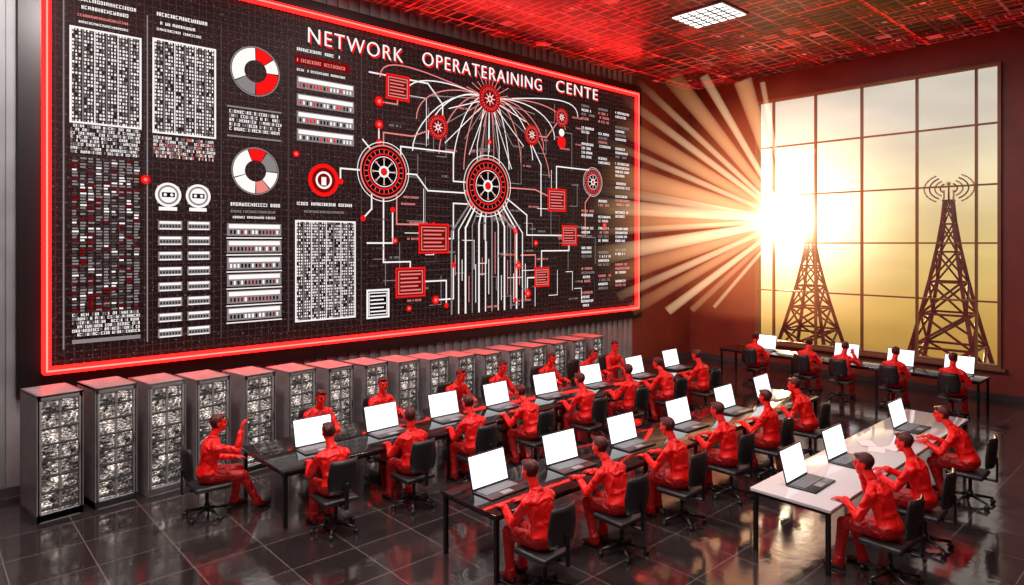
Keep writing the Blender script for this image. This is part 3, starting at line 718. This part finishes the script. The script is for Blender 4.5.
ends=[((-11.9,14.6,8.1),.15,0),((-11.9,14.7,7.2),.30,1),((-11.8,13.9,6.6),.12,0),((-11.9,13.8,5.8),.42,1),((-11.8,13.0,5.25),.17,0),((-11.9,13.5,4.75),.26,0),((-11.8,13.0,4.3),.40,1),
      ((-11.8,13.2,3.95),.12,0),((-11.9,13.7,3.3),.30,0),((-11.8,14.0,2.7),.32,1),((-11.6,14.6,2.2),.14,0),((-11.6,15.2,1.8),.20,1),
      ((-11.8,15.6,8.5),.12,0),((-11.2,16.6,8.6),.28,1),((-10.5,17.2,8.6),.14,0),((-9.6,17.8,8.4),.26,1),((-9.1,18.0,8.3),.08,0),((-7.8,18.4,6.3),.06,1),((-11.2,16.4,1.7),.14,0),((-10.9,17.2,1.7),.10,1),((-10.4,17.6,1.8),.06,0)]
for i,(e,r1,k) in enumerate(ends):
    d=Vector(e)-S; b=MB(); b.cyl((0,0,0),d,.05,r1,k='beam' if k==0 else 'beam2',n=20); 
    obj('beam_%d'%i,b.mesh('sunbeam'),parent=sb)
b=MB(); b.ell((0,-.1,0),(1.3,1.3,1.3),'glow',nu=24,nv=16); obj('sun_glare_ball',b.mesh('sun_glare_ball'),parent=sb)  # glowing ball imitates sun glare spilling over the mullions
b=MB(); b.ell((0,0,0),(4,4,4),'warmglow',nu=32,nv=20)  # wide emissive volume lays a warm glow over the nearby walls
b.v=[(max(-3.25,x),min(.05,y_),max(-2.8,min(4.2,z))) for x,y_,z in b.v]; obj('warm_glow',b.mesh('warm_glow'),parent=sb)

# ------------------------------------------------------------------ sun and sky
sd=Vector((-.4546,.9852,.040)).normalized()
L=bpy.data.lights.new('low_sun','SUN'); L.energy=3.0; L.angle=math.radians(1.5); L.color=(1,.58,.28)
l=bpy.data.objects.new('low_sun',L); COL.objects.link(l); l.rotation_euler=sd.to_track_quat('Z','Y').to_euler(); l.location=(-12,30,6)
w=bpy.data.worlds.new('sunset_sky'); scene.world=w; w.use_nodes=True; nt=w.node_tree; nt.nodes.clear(); LK=nt.links.new
out=nt.nodes.new('ShaderNodeOutputWorld'); bg=nt.nodes.new('ShaderNodeBackground'); tc=nt.nodes.new('ShaderNodeTexCoord')
sx=nt.nodes.new('ShaderNodeSeparateXYZ'); mr=nt.nodes.new('ShaderNodeMapRange'); mr.inputs[1].default_value=-.15; mr.inputs[2].default_value=.30
rp=nt.nodes.new('ShaderNodeValToRGB')
rp.color_ramp.elements[0].position=0; rp.color_ramp.elements[0].color=(.56,.30,.06,1)
rp.color_ramp.elements[1].position=1; rp.color_ramp.elements[1].color=(.52,.49,.46,1)
for p,c in ((.15,(.78,.50,.13,1)),(.33,(.92,.70,.29,1)),(.5,(.92,.79,.48,1)),(.68,(.82,.76,.64,1)),(.82,(.72,.68,.62,1))):
    e=rp.color_ramp.elements.new(p); e.color=c
mp=nt.nodes.new('ShaderNodeMapping'); mp.inputs['Scale'].default_value=(3,3,9); n=nt.nodes.new('ShaderNodeTexNoise'); n.inputs['Scale'].default_value=1.6; n.inputs['Detail'].default_value=5
cr=nt.nodes.new('ShaderNodeMapRange'); cr.inputs[1].default_value=.35; cr.inputs[2].default_value=.7; cr.inputs[3].default_value=.82; cr.inputs[4].default_value=1.15
vs=nt.nodes.new('ShaderNodeVectorMath'); vs.operation='SCALE'
dt=nt.nodes.new('ShaderNodeVectorMath'); dt.operation='DOT_PRODUCT'; dt.inputs[1].default_value=sd
g=nt.nodes.new('ShaderNodeMapRange'); g.inputs[1].default_value=math.cos(r(13)); g.inputs[2].default_value=1; g.inputs[3].default_value=0; g.inputs[4].default_value=1
gp=nt.nodes.new('ShaderNodeMath'); gp.operation='POWER'; gp.inputs[1].default_value=6
gs=nt.nodes.new('ShaderNodeVectorMath'); gs.operation='SCALE'; gs.inputs[0].default_value=(2.6,2.2,1.5)
ad=nt.nodes.new('ShaderNodeVectorMath'); ad.operation='ADD'
LK(tc.outputs['Generated'],sx.inputs[0]); LK(sx.outputs[2],mr.inputs[0]); LK(mr.outputs[0],rp.inputs[0])
LK(tc.outputs['Generated'],mp.inputs[0]); LK(mp.outputs[0],n.inputs['Vector']); LK(n.outputs['Fac'],cr.inputs[0])
LK(rp.outputs[0],vs.inputs[0]); LK(cr.outputs[0],vs.inputs['Scale'])
LK(tc.outputs['Generated'],dt.inputs[0]); LK(dt.outputs['Value'],g.inputs[0]); LK(g.outputs[0],gp.inputs[0]); LK(gp.outputs[0],gs.inputs['Scale'])
LK(vs.outputs[0],ad.inputs[0]); LK(gs.outputs[0],ad.inputs[1]); LK(ad.outputs[0],bg.inputs[0]); LK(bg.outputs[0],out.inputs[0])

# ------------------------------------------------------------------ camera
cam=bpy.data.cameras.new('camera'); co=bpy.data.objects.new('camera',cam); COL.objects.link(co)
cam.sensor_width=36; cam.lens=23.2; cam.shift_y=-.0483; cam.clip_end=200
co.location=(0,0,3.7); co.rotation_euler=(math.radians(90),0,math.radians(47.6)); scene.camera=co
